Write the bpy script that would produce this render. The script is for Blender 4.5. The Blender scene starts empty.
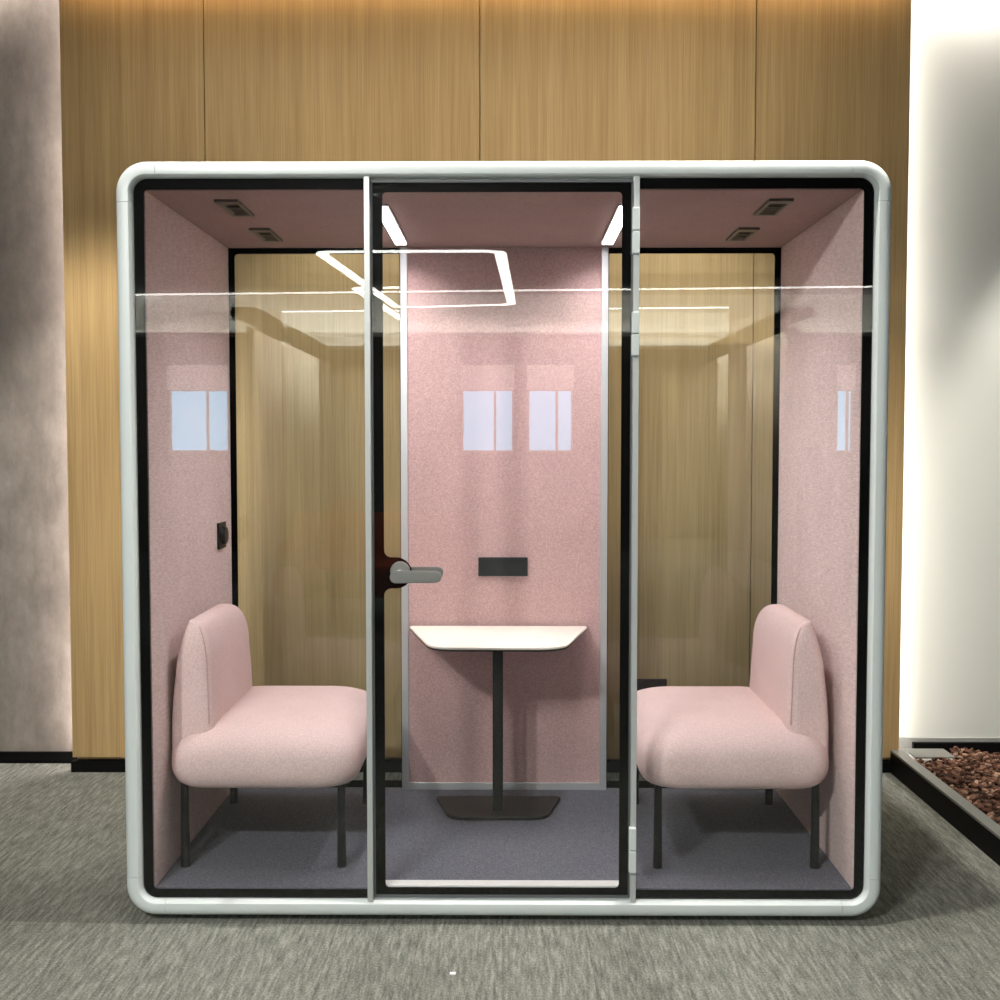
import bpy, bmesh, math, random
from mathutils import Vector, Matrix, noise
random.seed(7)
PI = math.pi
scene = bpy.context.scene
COL = scene.collection

# ------------------------------------------------------------------ helpers
def lin(r, g, b):
    f = lambda c: (c/255/12.92) if c/255 <= 0.04045 else ((c/255+0.055)/1.055)**2.4
    return (f(r), f(g), f(b), 1)

def tag(o, label=None, cat=None, group=None, kind=None):
    if label: o['label'] = label
    if cat: o['category'] = cat
    if group: o['group'] = group
    if kind: o['kind'] = kind
    return o

def obj(name, bm, mat, parent=None, smooth=False, label=None, angle=40):
    """link a bmesh given in WORLD coordinates as one mesh object (children keep the parent's frame)"""
    bmesh.ops.recalc_face_normals(bm, faces=bm.faces)
    me = bpy.data.meshes.new(name)
    off = Vector((0, 0, 0))
    p = parent
    if p is not None:
        while p is not None:
            off += p.location
            p = p.parent
    bmesh.ops.translate(bm, verts=bm.verts, vec=-off)
    bm.to_mesh(me); bm.free()
    if smooth:
        for f in me.polygons: f.use_smooth = True
        me.set_sharp_from_angle(angle=math.radians(angle))
    if mat: me.materials.append(mat)
    o = bpy.data.objects.new(name, me)
    COL.objects.link(o)
    if parent is not None: o.parent = parent
    if label: o['label'] = label
    return o

def empty(name, loc, label, cat, group=None):
    o = bpy.data.objects.new(name, None); COL.objects.link(o)
    o.location = loc; o.empty_display_size = 0.1
    return tag(o, label, cat, group)

def struct(o):
    o['kind'] = 'structure'; return o

def NB(): return bmesh.new()

def box(bm, x0, x1, y0, y1, z0, z1, bev=0, seg=2):
    r = bmesh.ops.create_cube(bm, size=1)
    vs = r['verts']
    for v in vs:
        v.co = Vector(((x0+x1)/2 + v.co.x*(x1-x0), (y0+y1)/2 + v.co.y*(y1-y0), (z0+z1)/2 + v.co.z*(z1-z0)))
    if bev:
        es = set(e for v in vs for e in v.link_edges)
        bmesh.ops.bevel(bm, geom=list(es), offset=bev, segments=seg, affect='EDGES', profile=0.5)
    return bm

def bx(*a, **k): return box(NB(), *a, **k)

def cyl(bm, p0, p1, r0, r1=None, n=20, caps=True):
    r1 = r0 if r1 is None else r1
    p0, p1 = Vector(p0), Vector(p1)
    d = p1-p0
    q = d.to_track_quat('Z', 'Y')
    m = Matrix.Translation((p0+p1)/2) @ q.to_matrix().to_4x4()
    bmesh.ops.create_cone(bm, cap_ends=caps, cap_tris=False, segments=n, radius1=r0, radius2=r1, depth=d.length, matrix=m)
    return bm

def tube(bm, pts, r, n=8, closed=False):
    pts = [Vector(p) for p in pts]; rings = []
    N = len(pts)
    for i, p in enumerate(pts):
        a = pts[(i-1) % N] if (closed or i > 0) else p
        b = pts[(i+1) % N] if (closed or i < N-1) else p
        t = (b-a).normalized()
        q = t.to_track_quat('Z', 'Y')
        rings.append([bm.verts.new(p + q @ Vector((math.cos(2*PI*k/n)*r, math.sin(2*PI*k/n)*r, 0))) for k in range(n)])
    for i in range(N if closed else N-1):
        A, B = rings[i], rings[(i+1) % N]
        for k in range(n):
            bm.faces.new((A[k], A[(k+1) % n], B[(k+1) % n], B[k]))
    if not closed:
        bm.faces.new(rings[0][::-1]); bm.faces.new(rings[-1])
    return bm

def rrect(x0, x1, z0, z1, r, n=10):
    """rounded rectangle in (x,z), counter-clockwise; r = radius or 4 radii (BL,BR,TR,TL)"""
    rs = r if isinstance(r, (list, tuple)) else (r,)*4
    out = []
    for (cx, cz, a0, rr) in ((x0+rs[0], z0+rs[0], PI, rs[0]), (x1-rs[1], z0+rs[1], 1.5*PI, rs[1]),
                             (x1-rs[2], z1-rs[2], 0, rs[2]), (x0+rs[3], z1-rs[3], .5*PI, rs[3])):
        if rr <= 1e-6: out.append((cx, cz)); continue
        for k in range(n+1):
            a = a0 + .5*PI*k/n
            out.append((cx+rr*math.cos(a), cz+rr*math.sin(a)))
    return out

def plate(bm, outer, holes, y0, y1):
    """polygon in (x,z) with holes, extruded from y0 to y1"""
    edges = []
    for loop in [outer]+list(holes):
        vs = [bm.verts.new((x, y0, z)) for x, z in loop]
        edges += [bm.edges.new((vs[i], vs[(i+1) % len(vs)])) for i in range(len(vs))]
    r = bmesh.ops.triangle_fill(bm, use_beauty=True, use_dissolve=False, edges=edges)
    faces = [g for g in r['geom'] if isinstance(g, bmesh.types.BMFace)]
    if abs(y1-y0) > 1e-9:
        e = bmesh.ops.extrude_face_region(bm, geom=faces)
        bmesh.ops.translate(bm, verts=[g for g in e['geom'] if isinstance(g, bmesh.types.BMVert)], vec=(0, y1-y0, 0))
    return bm

def sweep(bm, path, normals, profile, cap=True):
    """path: (x,z) points; normals: outward (nx,nz); profile: closed list (u outward, y)"""
    rings = []
    for (x, z), (nx, nz) in zip(path, normals):
        rings.append([bm.verts.new((x+nx*u, y, z+nz*u)) for u, y in profile])
    n = len(profile)
    for A, B in zip(rings, rings[1:]):
        for k in range(n):
            bm.faces.new((A[k], A[(k+1) % n], B[(k+1) % n], B[k]))
    if cap:
        bm.faces.new(rings[0]); bm.faces.new(rings[-1][::-1])
    return bm

def loft(bm, loops, cap=True):
    rings = [[bm.verts.new(p) for p in L] for L in loops]
    n = len(rings[0])
    for A, B in zip(rings, rings[1:]):
        for k in range(n):
            bm.faces.new((A[k], A[(k+1) % n], B[(k+1) % n], B[k]))
    if cap:
        bm.faces.new(rings[0][::-1]); bm.faces.new(rings[-1])
    return bm

# ------------------------------------------------------------------ materials
def mat(name, col, rough=.5, metal=0, spec=.5):
    m = bpy.data.materials.new(name); m.use_nodes = True
    b = m.node_tree.nodes['Principled BSDF']
    b.inputs['Base Color'].default_value = col
    b.inputs['Roughness'].default_value = rough
    b.inputs['Metallic'].default_value = metal
    b.inputs['Specular IOR Level'].default_value = spec
    return m

def nt(m): return m.node_tree, m.node_tree.nodes, m.node_tree.links, m.node_tree.nodes['Principled BSDF']

def noise_tex(m, scale, map_scale=(1, 1, 1), detail=4, rough=.55, rot=(0, 0, 0)):
    t, N, L, b = nt(m)
    tc = N.new('ShaderNodeTexCoord'); mp = N.new('ShaderNodeMapping')
    mp.inputs['Scale'].default_value = map_scale; mp.inputs['Rotation'].default_value = rot
    L.new(tc.outputs['Object'], mp.inputs['Vector'])
    n = N.new('ShaderNodeTexNoise'); n.inputs['Scale'].default_value = scale
    n.inputs['Detail'].default_value = detail; n.inputs['Roughness'].default_value = rough
    L.new(mp.outputs['Vector'], n.inputs['Vector'])
    return n

def ramp(m, src, stops):
    t, N, L, b = nt(m)
    r = N.new('ShaderNodeValToRGB'); e = r.color_ramp.elements
    while len(e) < len(stops): e.new(.5)
    for k, (p, c) in enumerate(stops): e[k].position = p; e[k].color = c
    L.new(src, r.inputs['Fac']); return r

def mix(m, a, b_, fac, mode='MIX'):
    t, N, L, b = nt(m)
    x = N.new('ShaderNodeMix'); x.data_type = 'RGBA'; x.blend_type = mode
    for sock, v in ((x.inputs[0], fac), (x.inputs[6], a), (x.inputs[7], b_)):
        if hasattr(v, 'links'): L.new(v, sock)
        else: sock.default_value = v
    return x.outputs[2]

def bump(m, h, strength, dist):
    t, N, L, b = nt(m)
    n = N.new('ShaderNodeBump'); n.inputs['Strength'].default_value = strength; n.inputs['Distance'].default_value = dist
    L.new(h, n.inputs['Height']); L.new(n.outputs['Normal'], b.inputs['Normal'])

def base(m, c): t, N, L, b = nt(m); L.new(c, b.inputs['Base Color'])

def emis(name, col, s):
    m = bpy.data.materials.new(name); m.use_nodes = True
    t = m.node_tree; t.nodes.clear()
    e = t.nodes.new('ShaderNodeEmission'); o = t.nodes.new('ShaderNodeOutputMaterial')
    e.inputs['Color'].default_value = col; e.inputs['Strength'].default_value = s
    t.links.new(e.outputs[0], o.inputs[0]); return m

def fabric(name, c0, c1, ms, scale=220, rough=.95, wv=.4):
    m = mat(name, c0, rough, spec=.15)
    a = noise_tex(m, scale, ms, 3, .6); b_ = noise_tex(m, scale*.9, tuple(reversed(ms)), 3, .6)
    f = mix(m, a.outputs['Fac'], b_.outputs['Fac'], wv)
    r = ramp(m, f, [(.36, c0), (.64, c1)])
    big = noise_tex(m, 5, (1, 1, 1), 3, .5)
    r2 = ramp(m, big.outputs['Fac'], [(.3, (.93, .93, .93, 1)), (.7, (1.0, 1.0, 1.0, 1))])
    base(m, mix(m, r.outputs['Color'], r2.outputs['Color'], 1.0, 'MULTIPLY'))
    bump(m, f, .35, .0015)
    return m

def thin_glass(name, tint, ior=1.38, gain=1.0):
    m = bpy.data.materials.new(name); m.use_nodes = True
    t = m.node_tree; N = t.nodes; L = t.links; N.clear()
    o = N.new('ShaderNodeOutputMaterial'); mx = N.new('ShaderNodeMixShader')
    tr = N.new('ShaderNodeBsdfTransparent'); gl = N.new('ShaderNodeBsdfGlossy')
    tr.inputs['Color'].default_value = tint; gl.inputs['Roughness'].default_value = 0.0
    gl.inputs['Color'].default_value = (1, 1, 1, 1)
    fr = N.new('ShaderNodeFresnel'); geo = N.new('ShaderNodeNewGeometry')
    mm = N.new('ShaderNodeMix'); mm.data_type = 'FLOAT'
    mm.inputs[2].default_value = ior; mm.inputs[3].default_value = 1/ior
    L.new(geo.outputs['Backfacing'], mm.inputs[0]); L.new(mm.outputs[0], fr.inputs['IOR'])
    L.new(fr.outputs[0], mx.inputs[0]); L.new(tr.outputs[0], mx.inputs[1]); L.new(gl.outputs[0], mx.inputs[2])
    L.new(mx.outputs[0], o.inputs[0]); return m

M = {}
# wood veneer: fine vertical grain
m = mat('oak_veneer', lin(196, 156, 98), .5, spec=.25)
g1 = noise_tex(m, 26, (1, 1, .02), 6, .65); g2 = noise_tex(m, 4, (1, 1, .05), 3, .5); g3 = noise_tex(m, 240, (1, 1, .012), 2, .5)
c = ramp(m, g1.outputs['Fac'], [(.3, lin(186, 155, 106)), (.7, lin(205, 174, 124))]).outputs['Color']
c = mix(m, c, ramp(m, g2.outputs['Fac'], [(.35, (.95, .94, .92, 1)), (.65, (1, 1, 1, 1))]).outputs['Color'], 1, 'MULTIPLY')
c = mix(m, c, ramp(m, g3.outputs['Fac'], [(.35, (.84, .83, .81, 1)), (.6, (1, 1, 1, 1))]).outputs['Color'], 1, 'MULTIPLY')
base(m, c); M['wood'] = m
# concrete-look plaster
m = mat('concrete', lin(150, 145, 140), .85, spec=.2)
a = noise_tex(m, 2.2, (1, 1, .7), 10, .68); b2 = noise_tex(m, 22, (1, 1, .35), 6, .7)
c = ramp(m, a.outputs['Fac'], [(.3, lin(112, 106, 100)), (.5, lin(140, 133, 125)), (.72, lin(172, 164, 156))]).outputs['Color']
c = mix(m, c, ramp(m, b2.outputs['Fac'], [(.3, (.8, .79, .78, 1)), (.62, (1, 1, 1, 1))]).outputs['Color'], .9, 'MULTIPLY')
base(m, c); bump(m, b2.outputs['Fac'], .3, .004); M['concrete'] = m
M['white_wall'] = mat('white_wall_paint', lin(218, 219, 211), .7, spec=.2)
M['ceiling'] = mat('ceiling_paint', lin(70, 69, 68), .9, spec=.1)
M['dim_wall'] = mat('far_wall_paint', lin(88, 84, 80), .9, spec=.1)
M['black'] = mat('black_skirting', lin(5, 5, 5), .6, spec=.15)
M['frit'] = mat('black_ceramic_border', lin(3, 3, 3), .6, spec=.05)
M['grey_base'] = mat('grey_skirting', lin(150, 150, 145), .5)
# carpet: streaky tile
def carpet(name, cd, cm, cl, ms, scale, seams=True):
    m = mat(name, cm, .97, spec=.08)
    t, N, L, b = nt(m)
    s1 = noise_tex(m, scale, ms, 5, .62); s2 = noise_tex(m, 150, (1, .8, 1), 4, .75); s3 = noise_tex(m, 2.0, (1, .5, 1), 3, .5)
    f = mix(m, s1.outputs['Fac'], s2.outputs['Fac'], .5)
    f = mix(m, f, s3.outputs['Fac'], .12)
    c = ramp(m, f, [(.35, cd), (.5, cm), (.66, cl)]).outputs['Color']
    if seams:
        tc = N.new('ShaderNodeTexCoord'); br = N.new('ShaderNodeTexBrick')
        mp = N.new('ShaderNodeMapping'); L.new(tc.outputs['Object'], mp.inputs['Vector'])
        mp.inputs['Rotation'].default_value = (0, 0, PI/2)
        L.new(mp.outputs['Vector'], br.inputs['Vector'])
        br.inputs['Scale'].default_value = 1; br.inputs['Brick Width'].default_value = 1.0; br.inputs['Row Height'].default_value = .25
        br.inputs['Mortar Size'].default_value = .002; br.inputs['Mortar Smooth'].default_value = .4; br.offset = .5
        br.inputs['Color1'].default_value = (.97, .97, .97, 1); br.inputs['Color2'].default_value = (1, 1, 1, 1); br.inputs['Mortar'].default_value = (.72, .72, .72, 1)
        c = mix(m, c, br.outputs['Color'], 1, 'MULTIPLY')
    base(m, c); bump(m, f, .6, .004)
    return m
M['carpet'] = carpet('hall_carpet', lin(68, 69, 65), lin(120, 122, 114), lin(168, 170, 160), (1, .12, 1), 80)
M['pod_carpet'] = carpet('pod_carpet', lin(76, 77, 85), lin(104, 105, 114), lin(134, 135, 144), (1, .9, 1), 160, False)
# pod materials
M['frame'] = mat('frame_paint', lin(202, 210, 208), .38, spec=.4)
M['post'] = mat('post_paint', lin(180, 184, 182), .35, .2)
M['alu'] = mat('brushed_aluminium', lin(196, 197, 199), .35, .5)
M['sill'] = mat('white_sill', lin(236, 236, 234), .4)
M['shell'] = mat('shell_paint', lin(196, 199, 195), .5)
M['gasket'] = mat('grey_gasket', lin(88, 92, 92), .6)
M['pink_wall'] = fabric('pink_wall_fabric', lin(206, 184, 181), lin(236, 217, 214), (.22, .22, 2.2), 150, wv=.12)
M['pink_panel'] = fabric('pink_panel_fabric', lin(172, 140, 139), lin(204, 173, 171), (.7, .7, 1.4), 170)
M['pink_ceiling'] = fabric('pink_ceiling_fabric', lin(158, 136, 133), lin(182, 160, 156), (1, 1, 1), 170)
M['pink_seat'] = fabric('pink_upholstery', lin(206, 180, 178), lin(232, 209, 206), (1.4, 1.4, .8), 190)
M['piping'] = fabric('pink_piping', lin(190, 158, 158), lin(208, 178, 176), (1, 1, 1), 190)
M['leg'] = mat('black_steel', lin(24, 25, 26), .45, spec=.3)
M['table_top'] = mat('ivory_laminate', lin(250, 243, 232), .45, spec=.3)
M['pole'] = mat('charcoal_steel', lin(30, 29, 28), .45, spec=.3)
M['plastic'] = mat('black_plastic', lin(30, 31, 33), .4, spec=.4)
M['plastic_dark'] = mat('black_recess', lin(10, 10, 11), .5)
M['vent'] = mat('grey_vent_metal', lin(96, 92, 84), .4, .3)
M['vent_dark'] = mat('vent_shaft', lin(18, 19, 18), .6)
M['chrome'] = mat('satin_nickel', lin(136, 136, 132), .32, .5)
M['glass'] = thin_glass('clear_glass', (.985, .99, .985, 1))
M['back_glass'] = thin_glass('bronze_glass', (.88, .92, .95, 1), 1.5)
M['strip'] = emis('strip_diffuser', (1, .96, .97, 1), 12)
M['rim'] = mat('planter_rim_metal', lin(120, 121, 116), .45, .3)
M['slab'] = mat('grey_slate', lin(104, 104, 98), .6)
M['white_stone'] = mat('white_plaster_block', lin(236, 234, 226), .6)
m = mat('bark', lin(110, 72, 48), .85, spec=.15)
t, N, L, b = nt(m)
gi = N.new('ShaderNodeNewGeometry')
c = ramp(m, gi.outputs['Random Per Island'], [(0, lin(52, 36, 28)), (.45, lin(92, 64, 50)), (.8, lin(126, 94, 76)), (1, lin(176, 144, 122))]).outputs['Color']
bn = noise_tex(m, 60, (1, 1, 1), 3, .6)
base(m, mix(m, c, ramp(m, bn.outputs['Fac'], [(.3, (.55, .5, .5, 1)), (.65, (1, 1, 1, 1))]).outputs['Color'], .8, 'MULTIPLY')); M['bark'] = m
M['soil'] = mat('planter_soil', lin(54, 36, 26), .95)
M['curtain'] = mat('curtain_cloth', lin(206, 198, 182), .9, spec=.1)
M['orange'] = fabric('orange_upholstery', lin(200, 88, 40), lin(226, 110, 56), (1, 1, 1), 120)

# ------------------------------------------------------------------ camera
cd = bpy.data.cameras.new('camera'); cam = bpy.data.objects.new('camera', cd); COL.objects.link(cam)
cam.location = (0, 0, 1.46); PITCH = math.radians(2.81)
cam.rotation_euler = (PI/2-PITCH, 0, math.radians(.146))
cd.sensor_width = 36; cd.lens = 1.180*36; cd.clip_start = .05; cd.clip_end = 200
scene.camera = cam

# ------------------------------------------------------------------ setting
WY = 5.16         # face of the wood wall
BY = 5.31         # face of the base walls beside it
CZ = 3.4          # ceiling
RY = -8.66        # far wall behind the camera
XL, XR = -6.2, 6.2
WL, WR = -1.908, 1.752

struct(obj('floor', bx(XL-.1, XR+.1, RY-.1, BY+.3, -.1, 0), M['carpet']))
# wood wall: four veneer panels with open joints
bm = NB()
xs = [WL, -1.287, -.100, 1.087, WR]
for a, b_ in zip(xs, xs[1:]): box(bm, a+.0022, b_-.0022, WY, WY+.035, .066, 3.6)
box(bm, WL+.01, WR-.01, WY+.035, WY+.055, .02, 3.6)
struct(obj('wall_back', bm, M['wood']))
struct(obj('baseboard_back', bx(WL-.004, WR, WY-.006, WY+.034, 0, .048), M['black']))
struct(obj('wall_left', bx(XL-.1, -.4, BY, BY+.12, 0, 3.9), M['concrete']))
struct(obj('baseboard_left', bx(XL, WL+.06, BY-.012, BY, 0, .052), M['black']))
struct(obj('wall_right', bx(-.4, XR+.1, BY, BY+.12, 0, 3.9), M['white_wall']))
struct(obj('baseboard_right', bx(WR-.06, XR, BY-.008, BY, .07, .118), M['grey_base']))
# hall ceiling with a cove slot along the back wall
struct(obj('ceiling', bx(XL-.1, XR+.1, RY-.1, 4.98, CZ, CZ+.12), M['ceiling']))
struct(obj('trim_1', bx(XL-.1, XR+.1, 4.86, 4.98, CZ+.12, 3.9), M['ceiling']))
struct(obj('trim_2', bx(XL-.1, XR+.1, 4.98, BY+.12, 3.9, 3.95), M['ceiling']))
struct(obj('wall_outer_left', bx(XL-.12, XL, RY-.1, BY+.1, 0, CZ), M['white_wall']))
struct(obj('wall_outer_right', bx(XR, XR+.12, RY-.1, BY+.1, 0, CZ), M['white_wall']))

# far wall behind the camera with windows and a cove-lit bulkhead (seen mirrored in the glass)
wins = [(-.55, .14), (.33, .93), (-4.45, -3.66), (3.64, 3.86), (4.44, 4.66)]
bm = NB()
plate(bm, [(XL, 0), (XR, 0), (XR, 3.42), (XL, 3.42)], [[(a, 1.33), (b_, 1.33), (b_, 2.16), (a, 2.16)] for a, b_ in wins], RY-.15, RY)
struct(obj('wall_front', bm, M['dim_wall']))
for k, (a, b_) in enumerate(wins):
    bm = NB()
    plate(bm, [(a, 1.33), (b_, 1.33), (b_, 2.16), (a, 2.16)],
          [[(a+.02, 1.35), (a+(b_-a)*.62, 1.35), (a+(b_-a)*.62, 2.14), (a+.02, 2.14)],
           [(a+(b_-a)*.62+.03, 1.35), (b_-.02, 1.35), (b_-.02, 2.14), (a+(b_-a)*.62+.03, 2.14)]], RY-.1, RY-.06)
    struct(obj('window_%d' % (k+1), bm, M['white_wall']))
    bl = obj('roller_blind', bx(a-.01, b_+.01, RY+.005, RY+.02, 2.15, 2.48), emis('blind_%d' % k, (.95, .78, .76, 1), 2))  # daylight behind the blind is put in as emission
    tag(bl, 'pale roller blind above window %s behind the camera' % ['left of centre', 'right of centre', 'at far left', 'at right', 'at far right'][k], 'roller blind', 'roller blinds of the far windows')
bulk = struct(obj('trim_3', bx(XL, XR, RY+.002, RY+.06, 2.90, CZ), M['white_wall']))
struct(obj('trim_4', bx(XL, XR, RY+.06, RY+.24, 2.85, 2.89), M['white_wall']))

# lamps of the hall
def area(name, loc, rot, sx, sy, power, col=(1, 1, 1), spread=180):
    d = bpy.data.lights.new(name, 'AREA'); d.shape = 'RECTANGLE'; d.size = sx; d.size_y = sy
    d.energy = power; d.color = col; d.spread = math.radians(spread)
    o = bpy.data.objects.new(name, d); COL.objects.link(o); o.location = loc; o.rotation_euler = rot
    return o

def spot(name, loc, tgt, power, angle, col=(1, .95, .88), r=.05, blend=.6):
    d = bpy.data.lights.new(name, 'SPOT'); d.energy = power; d.spot_size = math.radians(angle); d.spot_blend = blend
    d.color = col; d.shadow_soft_size = r
    o = bpy.data.objects.new(name, d); COL.objects.link(o); o.location = loc
    o.rotation_euler = (Vector(tgt)-Vector(loc)).to_track_quat('-Z', 'Y').to_euler()
    return o

def downlight(x, y, power, angle, label, tgt=None, col=(1, .95, .88), r=.05, blend=.6):
    e = empty('downlight', (x, y, CZ-.004), label, 'downlight', 'ceiling downlights')
    bm = NB()
    loft(bm, [[(x+q*math.cos(2*PI*k/24), y+q*math.sin(2*PI*k/24), z) for k in range(24)] for q, z in ((.075, CZ-.001), (.075, CZ-.008), (.055, CZ-.008), (.05, CZ-.001))], cap=False)
    obj('ring', bm, M['frame'], e)
    spot('downlight_lamp', (x, y, CZ-.012-r), tgt or (x, y, 0), power, angle, col, r, blend)

WARM = (1, .93, .84)
downlight(.90, 3.42, 250, 120, 'downlight above the front right of the pod', r=.02)
downlight(-1.05, 3.30, 90, 120, 'downlight above the front left of the pod', r=.16)
downlight(-1.75, 4.35, 190, 54, 'downlight at the left by the concrete wall', tgt=(-1.75, 5.1, .4), r=.08)
downlight(.75, 4.35, 130, 64, 'added fill downlight behind the right half of the pod', tgt=(.7, 5.1, .4), r=.08)  # added to brighten the wood seen through the right back pane
downlight(-.65, 4.35, 110, 64, 'added fill downlight behind the left half of the pod', tgt=(-.65, 5.1, .4), r=.08)  # extra lamp, added to lift the wood behind the left back pane
downlight(2.6, 4.6, 210, 50, 'downlight above the bark planter', tgt=(2.6, 5.25, .9), r=.06)
downlight(0, 1.7, 40, 100, 'downlight in front of the pod', r=.08)
downlight(-2.0, -.42, 400, 50, 'downlight tilted towards the pod, left of the pair', tgt=(-.2, 3.5, .85), col=(1, .98, .95), r=.12)
downlight(-1.35, -.42, 250, 50, 'downlight tilted towards the pod, right of the pair', tgt=(.1, 3.5, .85), col=(1, .98, .95), r=.12)
downlight(-1.0, -2.3, 90, 50, 'added fill downlight above the orange sofa', tgt=(-1.0, -2.75, .4), r=.02)  # added so the sofa shows up mirrored in the glass
tag(obj('added_fill_body', bx(-1.84, 1.24, 4.385, 4.395, 3.345, CZ), M['frame']), 'slim white body of an added fill lamp on the ceiling above the pod', 'added lamp')  # made-up body for the added fill lamp below
area('added_fill_lamp', (-.3, 4.44, 3.39), (math.radians(20), 0, 0), 3.0, .08, 9, (1, .93, .84), 130)  # added fill with no known source, evens the light on the wood wall

area('cove_warm_lamp', (-.07, 5.11, 3.44), (0, 0, 0), 3.6, .03, 5, (1, .66, .36))
area('cove_left_lamp', (-3.2, 5.24, 3.46), (0, 0, 0), 2.4, .03, 7, (1, .88, .80))
area('cove_right_lamp', (3.2, 5.24, 3.46), (math.radians(9), 0, 0), 2.7, .03, 8, (1, .90, .84), 110)
area('edge_left_lamp', (WL+.03, 5.245, 1.75), (0, PI/2, 0), 3.4, .04, 11, (1, .88, .84))
area('edge_right_lamp', (WR-.03, 5.245, 1.75), (0, -PI/2, 0), 3.4, .04, 9, (1, .95, .90))
area('bulkhead_lamp', (0, RY+.15, 2.895), (PI+math.radians(26), 0, 0), 10, .05, 800, (1, .97, .9))

# cove-lit curtains along both sides of the far end (seen mirrored in the glass)
for sx, cxx, nm in ((-1, -2.8, 'left'), (1, 3.2, 'right')):
    L = []
    for k in range(131):
        y = -5.9-2.6*k/130; L.append((cxx+.035*math.sin(k*.75)+.012*math.sin(k*.31), y))
    bm = NB(); lo = [bm.verts.new((x, y, .02)) for x, y in L]; hi = [bm.verts.new((x, y, 2.72)) for x, y in L]
    for k in range(130): bm.faces.new((lo[k], lo[k+1], hi[k+1], hi[k]))
    o = obj('curtain', bm, M['curtain'], smooth=True)
    md = o.modifiers.new('thick', 'SOLIDIFY'); md.thickness = .004
    tag(o, 'pale pleated curtain on the %s side behind the camera' % nm, 'curtain')
    struct(obj('trim_%d' % (5 if sx < 0 else 6), bx(min(cxx-sx*.16, cxx+sx*.1), max(cxx-sx*.16, cxx+sx*.1), -8.5, -5.6, 2.80, 2.9), M['ceiling']))
    struct(obj('trim_%d' % (7 if sx < 0 else 8), bx(*sorted((cxx-sx*.16, cxx-sx*.145)), -8.5, -5.6, 2.66, 2.80), M['ceiling']))
    area('curtain_lamp', (cxx-sx*.07, -7.35, 2.795), (0, 0, 0), .03, 2.1, 110, (1, .95, .86))

# linear ceiling lamp along the far bulkhead
bm = NB()
L0, L1 = Vector((-4.95, RY+.10, 0)), Vector((4.95, RY+.92, 0))
dv = (L1-L0).normalized(); nv = Vector((-dv.y, dv.x, 0))*.04
loft(bm, [[tuple(p+s*nv+Vector((0, 0, z))) for s, z in ((-1, CZ-.012), (1, CZ-.012), (1, CZ), (-1, CZ))] for p in (L0, L1)])
tag(obj('linear_ceiling_light', bm, emis('linear_diffuser', (1, .98, .94, 1), 16)), 'long slim white linear lamp on the ceiling behind the camera', 'ceiling light')

# pendant LED ring (rounded quadrilateral band)
def ring_lamp():
    z = 2.95
    out = [(-1.50, -2.25), (.02, -2.22), (.145, -5.9), (-1.22, -6.2)]
    def rnd(poly, r, n=8):
        res = []
        for i, p in enumerate(poly):
            p = Vector(p); a = Vector(poly[i-1]); b_ = Vector(poly[(i+1) % len(poly)])
            u = (a-p).normalized(); v = (b_-p).normalized()
            for k in range(n+1):
                s = k/n
                res.append(((p+u*r)*(1-s)**2 + p*2*s*(1-s) + (p+v*r)*s*s))
        return res
    o_ = rnd(out, .2)
    c = Vector((sum(p[0] for p in out)/4, sum(p[1] for p in out)/4))
    inn = []
    for i, p in enumerate(o_):
        t_ = (o_[(i+1) % len(o_)]-o_[i-1]).normalized(); q = Vector((-t_.y, t_.x))
        if (c-p).dot(q) < 0: q = -q
        inn.append(p+q*.095)
    bm = NB()
    loft(bm, [[(p.x, p.y, zz) for p in L] for L, zz in ((o_, z), (inn, z), (inn, z+.006), (o_, z+.006), (o_, z))], cap=False)
    bmesh.ops.remove_doubles(bm, verts=bm.verts, dist=1e-5)
    e = empty('ring_pendant_lamp', (c.x, c.y, z), 'white rounded ring pendant lamp over the seating behind the camera', 'pendant lamp')
    obj('diffuser', bm, emis('ring_diffuser', (1, .99, .95, 1), 22), e)
    for q in (o_[4], o_[13], o_[22], o_[31]):
        p = q + (c-q).normalized()*.08
        obj('cable', cyl(NB(), (p.x, p.y, z+.006), (p.x, p.y, CZ), .002, n=6), M['alu'], e)
ring_lamp()

# orange sofa behind the camera (seen mirrored in the glass)
def orange_sofa():
    e = empty('orange_sofa', (-1.0, -2.7, 0), 'orange upholstered sofa behind the camera', 'sofa')
    def cushion(name, x0, x1, y0, y1, z0, z1, r=.06):
        obj(name, bx(x0, x1, y0, y1, z0, z1, bev=r, seg=4), M['orange'], e, smooth=True)
    cushion('seat', -1.85, -.25, -3.1, -2.35, .2, .46)
    cushion('backrest', -1.85, -.25, -3.3, -3.08, .2, .85)
    cushion('armrest', -1.85, -1.66, -3.08, -2.4, .455, .64, .05)
    for x in (-1.75, -.35):
        for y in (-3.2, -2.45): obj('leg', cyl(NB(), (x, y, 0), (x, y, .205), .02), M['leg'], e)
orange_sofa()

# ------------------------------------------------------------------ THE POD
FY = 3.505               # front face of the frame
HW, ZB, ZT = 1.145, .022, 2.288
RO = .092                # outer corner radius
pod = empty('office_pod', (0, 4.12, 0), 'white framed glass meeting pod with pink fabric lining standing on grey carpet', 'office pod')

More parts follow.
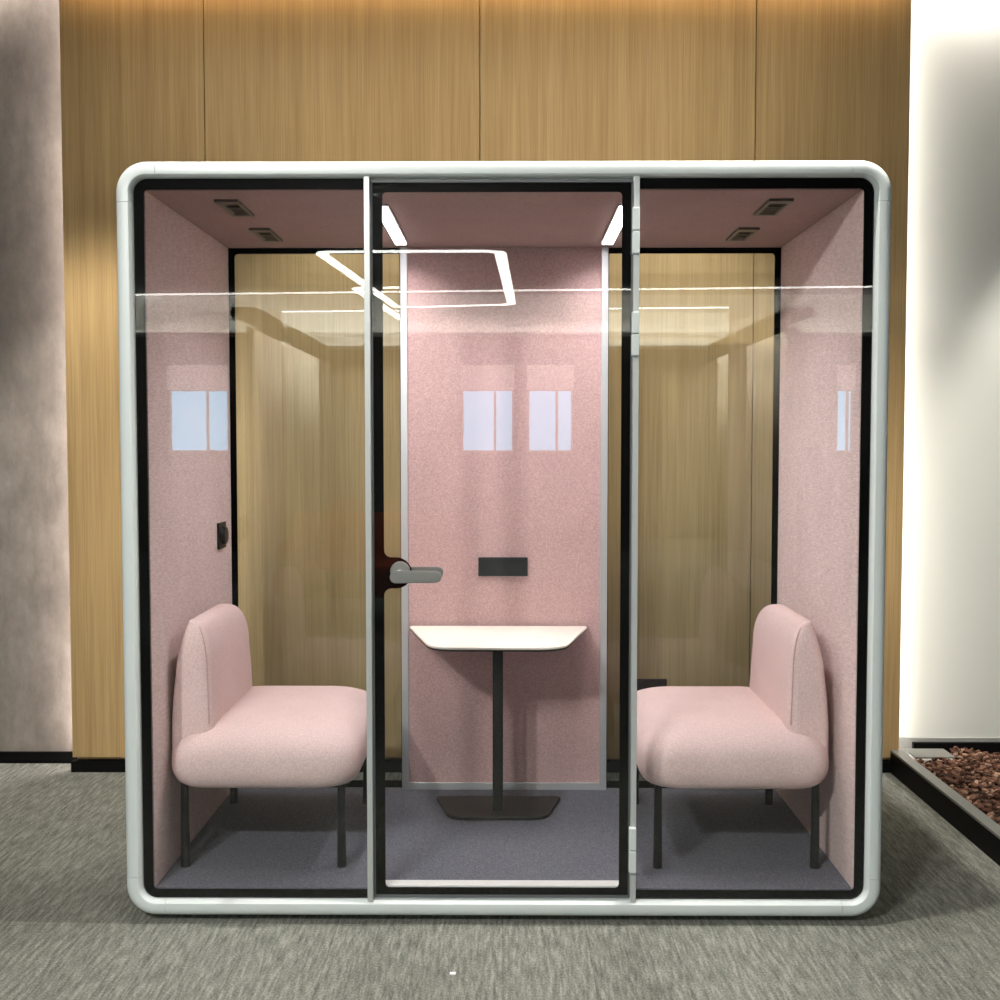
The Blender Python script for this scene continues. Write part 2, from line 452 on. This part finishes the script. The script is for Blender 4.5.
# frame: four rails and four corner pieces, one profile (rounded outside, chamfer inside)
TW = .049                # visible frame width
prof = []
for k in range(9):       # rounded outer front edge
    a = PI/2*k/8
    prof.append((-.024+.024*math.sin(a), FY+.024-.024*math.cos(a)))
prof += [(0, FY+.085), (-TW-.012, FY+.085), (-TW-.012, FY+.034), (-TW, FY+.034), (-TW+.002, FY+.012), (-TW+.009, FY+.001), (-.034, FY)]
cx, cz0, cz1 = HW-RO, ZB+RO, ZT-RO
def rail(p, q, nrm):
    return obj('frame_rail', sweep(NB(), [p, q], [nrm, nrm], prof), M['frame'], pod, smooth=True, angle=30)
g_ = .0011
ext = .028
rail((HW, cz0+ext+g_), (HW, cz1-ext-g_), (1, 0)); rail((-HW, cz0+ext+g_), (-HW, cz1-ext-g_), (-1, 0))
rail((-cx+ext+g_, ZT), (cx-ext-g_, ZT), (0, 1)); rail((-cx+ext+g_, ZB), (cx-ext-g_, ZB), (0, -1))
for sx, sz, zc in ((1, 1, cz1), (-1, 1, cz1), (1, -1, cz0), (-1, -1, cz0)):
    path = [(sx*HW, zc-sz*ext)]; nor = [(sx, 0)]
    for k in range(15):
        a = PI/2*k/14
        path.append((sx*(cx+RO*math.cos(a)), zc+sz*RO*math.sin(a))); nor.append((sx*math.cos(a), sz*math.sin(a)))
    path.append((sx*(cx-ext), zc+sz*RO)); nor.append((0, sz))
    obj('frame_corner', sweep(NB(), path, nor, prof), M['frame'], pod, smooth=True, angle=30)

# outer shell (rounded tube) and back frame
bm = NB()
so = rrect(-HW+.004, HW-.004, ZB+.004, ZT-.004, RO-.004, 14)
si = rrect(-HW+.03, HW-.03, ZB+.03, ZT-.03, RO-.03, 14)
loft(bm, [[(x, y, z) for x, z in L] for L, y in ((so, FY+.09), (so, 4.70), (si, 4.70), (si, FY+.09), (so, FY+.09))], cap=False)
bmesh.ops.remove_doubles(bm, verts=bm.verts, dist=1e-6)
obj('outer_shell', bm, M['shell'], pod, smooth=True)
for x in (-.98, -.44, .42, .98):
    for y in (FY+.10, 4.5):
        obj('levelling_foot', cyl(cyl(NB(), (x, y, 0), (x, y, .012), .022), (x, y, .012), (x, y, .04), .008), M['plastic'], pod)

# interior linings
IX, FZ, CEIL, BK = 1.068, .095, 2.209, 4.58
YI = FY+.047            # lining starts right behind the glass
for s in (-1, 1):
    a, b_ = sorted((s*IX, s*(IX+.036)))
    obj('wall_lining', bx(a, b_, YI, BK+.04, FZ-.02, CEIL), M['pink_wall'], pod)
obj('ceiling_lining', bx(-IX-.03, IX+.03, YI, BK+.04, CEIL+.0005, CEIL+.03), M['pink_ceiling'], pod)
obj('floor_carpet', bx(-IX, IX, YI+.001, BK+.04, ZB+.032, FZ), M['pod_carpet'], pod)
# aluminium sill inside the door
obj('door_sill', bx(-.366, .366, FY+.048, FY+.092, FZ, FZ+.009, bev=.002), M['sill'], pod, label='white sill strip on the floor inside the door')

# back wall: pink panel with aluminium trims, two panes with black borders
PX = .374
obj('back_panel', bx(-PX, PX, BK+.004, BK+.05, FZ+.028, CEIL), M['pink_panel'], pod)
for s in (-1, 1):
    a, b_ = sorted((s*PX, s*(PX+.027)))
    obj('panel_trim', bx(a, b_, BK-.006, BK+.05, FZ, CEIL, bev=.0015), M['alu'], pod)
obj('panel_trim', bx(-PX, PX, BK-.004, BK+.05, FZ, FZ+.028, bev=.0015), M['alu'], pod)
for s in (-1, 1):
    x0, x1 = sorted((s*(PX+.027), s*IX))
    g = obj('back_glass', bx(x0, x1, BK+.022, BK+.030, FZ+.002, CEIL), M['back_glass'], pod)
    bl_, br_ = (.024, .004) if s < 0 else (.004, .024)
    r_ = (.001, .001, .001, .014) if s < 0 else (.001, .001, .014, .001)
    bm = NB()
    plate(bm, rrect(x0, x1, FZ+.002, CEIL, .001, 1), [rrect(x0+bl_, x1-br_, FZ+.03, CEIL-.022, r_, 5)], BK+.0190, BK+.0215)
    obj('black_border', bm, M['frit'], g)

# front: fixed side panes
GY = FY+.020
PL, PR, PW = -.4018, .3935, .0168      # post centres and width
zi0, zi1 = ZB+TW-.008, ZT-TW+.008
for s in (-1, 1):
    if s < 0: x0, x1, rad = -HW+TW-.008, PL-PW/2+.004, (.05, .001, .001, .05)
    else: x0, x1, rad = PR+PW/2-.004, HW-TW+.008, (.001, .05, .05, .001)
    g = obj('front_glass', plate(NB(), rrect(x0, x1, zi0, zi1, rad), [], GY, GY+.008), M['glass'], pod)
    if s < 0: h = rrect(-1.067, x1-.0008, .0975, 2.209, (.014, .001, .001, .014))
    else: h = rrect(x0+.0008, 1.067, .0975, 2.209, (.001, .014, .014, .001))
    obj('black_border', plate(NB(), rrect(x0, x1, zi0, zi1, rad), [h], GY+.0085, GY+.011), M['frit'], g)
for c_ in (PL, PR):
    obj('door_post', bx(c_-PW/2, c_+PW/2, FY+.004, FY+.046, ZB+TW-.0015, ZT-TW+.0015, bev=.001), M['post'], pod)

# the glass door
dx0, dx1, dz0, dz1 = PL+PW/2+.006, PR-PW/2-.005, .083, 2.226
door = obj('door', bx(dx0, dx1, GY-.004, GY+.006, dz0, dz1), M['glass'], pod)
ix0, ix1, iz0, iz1 = -.3575, .3525, .105, 2.199
HZ = 1.067; HX = -.308
def door_hole():
    """clear opening of the door, with a rounded tab of border for the handle"""
    r = .012; t0, t1 = HZ-.047, HZ+.047; tx = -.274; f = .022
    pts = [(x, z) for x, z in rrect(ix0, ix1, iz0, iz1, r, 4)]
    pts = pts[:15] + pts[15:]            # BL, BR, TR, TL ; then down the left side around the tab
    def arc(cx_, cz_, rr, a0, a1, n=8): return [(cx_+rr*math.cos(math.radians(a0+(a1-a0)*k/n)), cz_+rr*math.sin(math.radians(a0+(a1-a0)*k/n))) for k in range(n+1)]
    tab = arc(ix0+f, t1+f, f, 180, 270) + arc(tx-.047, HZ, .047, 90, -90, 14) + arc(ix0+f, t0-f, f, 90, 180)
    return pts + tab
obj('black_border', plate(NB(), rrect(dx0, dx1, dz0, dz1, .002, 1), [door_hole()], GY+.0063, GY+.009), M['frit'], door)
# gaskets round the leaf
obj('gasket', plate(NB(), rrect(dx0-.005, dx1+.004, dz0-.006, dz1+.006, .002, 1), [rrect(dx0+.0004, dx1-.0004, dz0+.0004, dz1-.0004, .001, 1)], GY-.002, GY+.006), M['gasket'], door)
def hinge(za, zb):
    zm = (za+zb)/2; h = NB()
    for a, b_ in ((za, zm-.001), (zm+.001, zb)):
        box(h, PR-PW/2-.005, PR+PW/2-.001, FY-.012, FY+.014, a, b_, bev=.003)
    obj('hinge', h, M['frame'], door, label='light grey door hinge')
def zpix(py, D=FY): return 1.46 + D*math.tan(math.atan((500-py)/1180)-PITCH)
hinge(zpix(254), zpix(208)); hinge(zpix(356), zpix(312)); hinge(zpix(872), zpix(827))
# lever handle: one on each face
def lever(side):
    y0 = GY-.004 if side < 0 else GY+.009
    bm = NB()
    cyl(bm, (HX, y0, HZ+.006), (HX, y0+side*.012, HZ+.006), .030, .028, 28)
    cyl(bm, (HX, y0+side*.010, HZ), (HX, y0+side*.046, HZ), .013, n=16)
    # flat lever blade with round ends
    x0, x1 = HX-.026, HX+.126
    n = 10; L = []
    for k in range(n+1):
        a = math.radians(90+180*k/n); L.append((x0+.0185+.0185*math.cos(a), HZ-.005+.0185*math.sin(a)))
    for k in range(n+1):
        a = math.radians(-90+180*k/n); L.append((x1-.017+.017*math.cos(a), HZ-.005+.017*math.sin(a)))
    e = NB(); plate(e, L, [], y0+side*.044, y0+side*.060)
    bmesh.ops.bevel(e, geom=[q for q in e.edges if len(q.link_faces) == 2 and q.calc_face_angle(0) > .8], offset=.003, segments=2, affect='EDGES')
    me = bpy.data.meshes.new('tmp'); e.to_mesh(me); e.free(); bm.from_mesh(me); bpy.data.meshes.remove(me)
    obj('handle', bm, M['chrome'], door, smooth=True, label='satin grey lever handle, %s side' % ('outer' if side < 0 else 'inner'))
lever(-1); lever(1)

# ceiling: two light strips and four vents
for s in (-1, 1):
    x = s*.387
    h = obj('light_strip', bx(x-.024, x+.024, 3.76, BK-.11, CEIL-.006, CEIL), M['alu'], pod, label='bright linear light strip at the %s of the pod ceiling' % ('left' if s < 0 else 'right'))
    obj('diffuser', bx(x-.0195, x+.0195, 3.765, BK-.115, CEIL-.010, CEIL-.0062), M['strip'], h)
    la = area('strip_lamp', (x, (3.765+BK-.115)/2, CEIL-.0115), (0, 0, 0), .039, BK-.115-3.765, 6.7, (1, .955, .965), 135)
    for y0 in (3.68, 4.17):
        xa, xb = s*.857-.037, s*.857+.037
        bm = NB(); ya, yb = y0, y0+.24
        # frame with a sloping open slot
        loft(bm, [[(xa, ya, CEIL), (xb, ya, CEIL), (xb, yb, CEIL), (xa, yb, CEIL)], [(xa, ya, CEIL-.008), (xb, ya, CEIL-.008), (xb, yb, CEIL-.008), (xa, yb, CEIL-.008)],
                  [(xa+.012, ya+.04, CEIL-.008), (xb-.010, ya+.04, CEIL-.008), (xb-.010, yb-.02, CEIL-.008), (xa+.012, yb-.02, CEIL-.008)],
                  [(xa+.016, ya+.07, CEIL-.001), (xb-.012, ya+.07, CEIL-.001), (xb-.012, yb-.025, CEIL-.001), (xa+.016, yb-.025, CEIL-.001)]], cap=False)
        v = obj('air_vent', bm, M['vent'], pod, label='grey slotted vent in the pink ceiling')
        obj('slot', bx(xa+.014, xb-.011, ya+.068, yb-.024, CEIL-.0012, CEIL-.0004), M['vent_dark'], v)
        obj('louvre', bx(xa+.018, xb-.014, ya+.10, ya+.105, CEIL-.007, CEIL-.001), M['vent'], v)

# power module on the back panel
zs0, zs1 = zpix(576, BK), zpix(557.3, BK)
sk = obj('power_socket', bx(-.1005, .0915, BK-.008, BK+.004, zs0, zs1, bev=.002), M['plastic'], pod, label='black rectangular socket module on the pink back panel')
obj('insert', bx(-.090, .082, BK-.0095, BK-.0078, zs0+.008, zs1-.008), M['plastic_dark'], sk)
zc_ = (zs0+zs1)/2
for x in (-.062, -.018): obj('socket_face', bx(x-.019, x+.019, BK-.0105, BK-.0094, zc_-.019, zc_+.019, bev=.0004), M['plastic'], sk)
for x in (.026, .062): obj('data_port', bx(x-.013, x+.013, BK-.0105, BK-.0094, zc_-.012, zc_+.014, bev=.0004), M['plastic'], sk)
for x in (-.062, -.018):
    bm = NB()
    for dx, dz in ((-.007, .004), (.007, .004), (0, -.008)): box(bm, x+dx-.0015, x+dx+.0015, BK-.0109, BK-.0104, zc_+dz-.004, zc_+dz+.004)
    obj('pin_hole', bm, M['plastic_dark'], sk)
# dial switch on the left lining
dl = obj('dial_switch', bx(-IX, -IX+.009, 4.37, 4.48, 1.060, 1.158, bev=.002), M['plastic'], pod, label='black switch plate with round dial on the left pink lining')
obj('dial', cyl(NB(), (-IX+.008, 4.43, 1.109), (-IX+.022, 4.43, 1.109), .036, .032, 28), M['plastic'], dl, smooth=True)

# ------------------------------------------------------------------ table
TX = -.022
tb = empty('pedestal_table', (TX, 4.30, FZ), 'small ivory topped table on a black column against the pink back panel', 'table')
def taper(yf, yb, wf, wb, rf, rb, n=8):
    """trapezoid outline (x,y) wide at the back, rounded corners"""
    poly = [(-wb, yb), (-wf, yf), (wf, yf), (wb, yb)]; rs = [rb, rf, rf, rb]; res = []
    for i, p in enumerate(poly):
        p = Vector(p); a = Vector(poly[i-1]); b_ = Vector(poly[(i+1) % 4]); u = (a-p).normalized(); v = (b_-p).normalized()
        for k in range(n+1):
            s = k/n; q = (p+u*rs[i])*(1-s)**2 + p*2*s*(1-s) + (p+v*rs[i])*s*s; res.append((TX+q.x, q.y))
    return res
TZ = .745
def slab(outline, z0, z1, bev):
    cxm = sum(p[0] for p in outline)/len(outline); cym = sum(p[1] for p in outline)/len(outline)
    def ins(d): return [(cxm+(x-cxm)*(1-d/.25), cym+(y-cym)*(1-d/.25)) for x, y in outline]
    return loft(NB(), [[(x, y, z) for x, y in L] for L, z in ((ins(bev), z0), (ins(0), z0+bev), (ins(0), z1-bev*.5), (ins(bev*.5), z1))])
obj('table_top', slab(taper(4.085, BK-.012, .235, .348, .09, .02), TZ-.010, TZ, .003), M['table_top'], tb, smooth=True)
obj('edge_band', slab(taper(4.087, BK-.013, .233, .346, .09, .02), TZ-.016, TZ-.0102, .002), M['pole'], tb, smooth=True, label='dark underside of the table top')
obj('bracket', bx(TX-.11, TX+.11, 4.2, 4.48, TZ-.026, TZ-.0162), M['pole'], tb)
obj('column', bx(TX-.019, TX+.019, 4.265, 4.305, FZ+.013, TZ-.026, bev=.006, seg=3), M['pole'], tb, smooth=True)
obj('base_plate', slab(taper(4.20, 4.455, .178, .240, .06, .03), FZ, FZ+.013, .004), M['pole'], tb, smooth=True)

# ------------------------------------------------------------------ lounge chairs
def chair(sx, label, dx=0):
    """built facing +x for sx=1 (left chair), mirrored for the right one"""
    yc = 4.062; hy = .408
    X = lambda x: sx*x + dx     # x given for the left chair (negative), mirrored for the right
    e = empty('lounge_chair', (X(-.72), yc, FZ), label, 'chair', 'pink lounge chairs in the pod')
    # seat cushion: lofted rounded outline, puffed sides
    x0, x1 = -1.062, -.456
    z0, z1 = .360, .564
    loops = []
    def outline(ins, rr, zz, sag=0):
        ra, rb = max(.08*(1-ins/.34), .012), max(rr*(1-ins/.31), .012)
        pts = rrect(x0+ins, x1-ins, yc-hy+ins, yc+hy-ins, (ra, rb, rb, ra), 10)
        res = []
        for x, y in pts:
            res.append((X(x), y, zz))
        return res
    zm = z0+.078; outl = .118
    loops.append(outline(.26,   .11, z0)); loops.append(outline(.15,   .11, z0)); loops.append(outline(.055,   .11, z0))
    for k in range(1, 8):
        a = PI/2*k/8; loops.append(outline(.055*(1-math.sin(a)),   .11, zm-(zm-z0)*math.cos(a)))
    loops.append(outline(0,   .11, zm))
    for k in range(1, 19):
        u = 1-math.cos(PI/2*k/18); p_ = 2.7
        loops.append(outline(.27*u, .11, zm+(z1-zm)*(1-(1-u)**p_)**(1/p_)))
    obj('seat', loft(NB(), loops), M['pink_seat'], e, smooth=True, angle=80)
    # backrest: thick at the foot, leaning back and rounding over at the top
    loops = []
    by0, by1 = 3.715, 4.385
    def sect(xa, xb, ya, yb, zz, r):
        r = min(r, (xb-xa)/2-.001); q = min(r, .022)
        return [(X(x), y, zz) for x, y in rrect(xa, xb, ya, yb, (q, r, max(r, min(.085, xb-xa-q-.003)), q), 6)]
    zt = .888
    S = [(.43, -1.062, -.930, 0), (.51, -1.063, -.928, 0), (.56, -1.062, -.928, 0), (.64, -1.057, -.931, .001), (.73, -1.048, -.935, .007)]
    z8 = S[-1][0]
    for z, a, b_, dy in S: loops.append(sect(a, b_, by0+dy, by1-dy*2, z, .034))
    def front(t): return -1.003+.068*math.cos(t)**.75
    for k in range(1, 12):
        t = PI/2*k/11
        c_ = max(math.cos(t), 0); z = z8+(zt-z8)*math.sin(t)
        xb = -1.048+.036*math.sin(t)**1.4 + .004*(1-c_)
        dy = .007+.034*(1-c_); df = .014+.24*(1-c_)
        loops.append(sect(xb, front(t) if k < 11 else -.998, by0+dy, by1-df, z, .034))
    obj('backrest', loft(NB(), loops), M['pink_seat'], e, smooth=True, angle=80)
    bk = e.children[-1]
    # seam piping along the near and far edge of the front face
    for ys, sg in ((by0, 1),):
        pts = []
        for z, a, b_, dy in S[2:]: pts.append((X(b_-.011), ys+sg*(dy+.008), z))
        for k in range(1, 9):
            t = PI/2*k/11; c_ = math.cos(t)
            pts.append((X(front(t)-.011), ys+sg*(.007+.034*(1-c_)+.008), z8+(zt-z8)*math.sin(t)+.001))
        obj('piping', tube(NB(), pts, .0026, 6), M['piping'], bk, smooth=True)
    # legs: slim tapered steel with a small foot
    for x in (-1.024, -.520):
        for y in (3.735, 4.405):
            bm = NB(); cyl(bm, (X(x), y, FZ+.006), (X(x), y, z0+.012), .0150, .0122, 20); cyl(bm, (X(x), y, FZ), (X(x), y, FZ+.006), .0150, .016, 20)
            obj('leg', bm, M['leg'], e, smooth=True)
    obj('underframe', bx(*sorted((X(-1.01), X(-.50))), 3.76, 4.38, z0-.004, z0+.012), M['leg'], e)
    return e
chair(1, 'pink upholstered armless lounge chair against the left pod wall under the dial')
chair(-1, 'pink upholstered armless lounge chair against the right pod wall', -.024)

# ------------------------------------------------------------------ things outside the pod
ot = empty('wall_outlet', (.645, WY, .38), 'dark wall outlet low on the wood wall behind the right chair', 'wall outlet')
obj('plate', bx(.57, .722, WY-.008, WY, 0.345, .418, bev=.002), M['plastic'], ot)
for x in (.608, .684): obj('socket_face', bx(x-.024, x+.024, WY-.0095, WY-.0078, .356, .408), M['plastic_dark'], ot)

tag(obj('paper_scrap', bx(-.146, -.130, 3.168, 3.181, .0005, .003), M['sill']), 'tiny white scrap lying on the carpet in front of the pod', 'scrap')

# planter trough
PX0, PX1, PY0, PY1 = 1.712, 4.6, 1.9, 5.285
pl = empty('planter_trough', (2.6, 3.6, 0), 'black low planter trough with grey metal rim along the white wall', 'planter')
obj('side_panel', bx(PX0, PX0+.03, PY0, WY-.002, 0, .092), M['black'], pl)
obj('side_panel', bx(PX0+.03, PX1, PY0, PY0+.03, 0, .092), M['black'], pl)
obj('side_panel', bx(PX0+.14, PX1, PY1-.02, PY1, 0, .105), M['black'], pl)
obj('side_panel', bx(PX1, PX1+.03, PY0, PY1, 0, .092), M['black'], pl)
obj('rim', bx(PX0-.001, PX0+.05, PY0, WY-.004, .092, .103, bev=.002), M['rim'], pl, label='grey metal rim')
obj('rim', bx(PX0+.05, PX1, PY0, PY0+.05, .092, .103, bev=.002), M['rim'], pl, label='grey metal rim')
obj('soil_bed', bx(PX0+.03, PX1, PY0+.03, WY-.01, .02, .062), M['soil'], pl)
sl = empty('slate_slab', (1.95, 5.16, .062), 'grey slate slab on white blocks in the back corner of the planter', 'slab')
obj('slab_top', bx(1.80, 1.975, 5.09, 5.235, .080, .088, bev=.002), M['slab'], sl)
for x in (1.81, 1.90): obj('block', bx(x, x+.06, 5.085, 5.20, .060, .080), M['white_stone'], sl)
# bark mulch
bm = NB()
def chip(x, y, z, L_, W_, T_):
    rot = Matrix.Rotation(random.uniform(0, 2*PI), 4, 'Z') @ Matrix.Rotation(random.uniform(-.55, .55), 4, 'X') @ Matrix.Rotation(random.uniform(-.45, .45), 4, 'Y')
    k = [(-.5, -.35), (-.2, -.5), (.35, -.42), (.5, .05), (.25, .48), (-.3, .42)]
    k = [(a*random.uniform(.75, 1.1), b_*random.uniform(.75, 1.1)) for a, b_ in k]
    lo = [bm.verts.new(Vector((x, y, z)) + (rot @ Vector((a*L_, b_*W_, -T_/2)))) for a, b_ in k]
    hi = [bm.verts.new(Vector((x, y, z)) + (rot @ Vector((a*L_*.85, b_*W_*.85, T_/2+random.uniform(-.001, .002))))) for a, b_ in k]
    bm.faces.new(lo[::-1]); bm.faces.new(hi)
    for i in range(6): bm.faces.new((lo[i], lo[(i+1) % 6], hi[(i+1) % 6], hi[i]))
for i in range(5200):
    y = random.uniform(3.0, 5.24); x = random.uniform(PX0+.075, PX0+.075+1.0*(5.6-y)/1.2)
    if x > 3.4: continue
    if x < 1.99 and y > 5.06: continue
    h = .074 + .014*noise.noise((x*3, y*3, 0)) + random.uniform(-.012, .016)
    L_ = random.uniform(.022, .05)
    chip(x, y, h, L_, L_*random.uniform(.35, .65), random.uniform(.005, .010))
tag(obj('bark_mulch', bm, M['bark']), 'loose brown bark chips filling the planter beside the white wall', 'bark mulch', kind='stuff')

# the pod stands turned by under a degree to the room; the hall's far end is square to the pod's glass
PIV = Vector((0, FY+.02, 0)); YAW = math.radians(-.25)
def turn(o, ang):
    m_ = Matrix.Translation(PIV) @ Matrix.Rotation(ang, 4, 'Z') @ Matrix.Translation(-PIV)
    o.matrix_world = m_ @ o.matrix_basis
for o in list(scene.objects):
    if o.parent: continue
    n = o.name.split('.')[0]
    if n in ('office_pod', 'lounge_chair', 'pedestal_table'): turn(o, YAW)
    elif n in ('wall_front', 'roller_blind', 'trim_3', 'trim_4', 'linear_ceiling_light', 'ring_pendant_lamp', 'orange_sofa', 'bulkhead_lamp', 'curtain', 'trim_5', 'trim_6', 'trim_7', 'trim_8', 'curtain_lamp') or n.startswith('window_'): turn(o, YAW*2)

# ------------------------------------------------------------------ world & view
w = bpy.data.worlds.new('world'); scene.world = w; w.use_nodes = True
bg = w.node_tree.nodes['Background']; bg.inputs['Color'].default_value = (.2, .68, 1.0, 1); bg.inputs['Strength'].default_value = 9
vs = scene.view_settings
vs.view_transform = 'Standard'; vs.look = 'None'; vs.gamma = 1; vs.use_curve_mapping = False
vs.exposure = 0
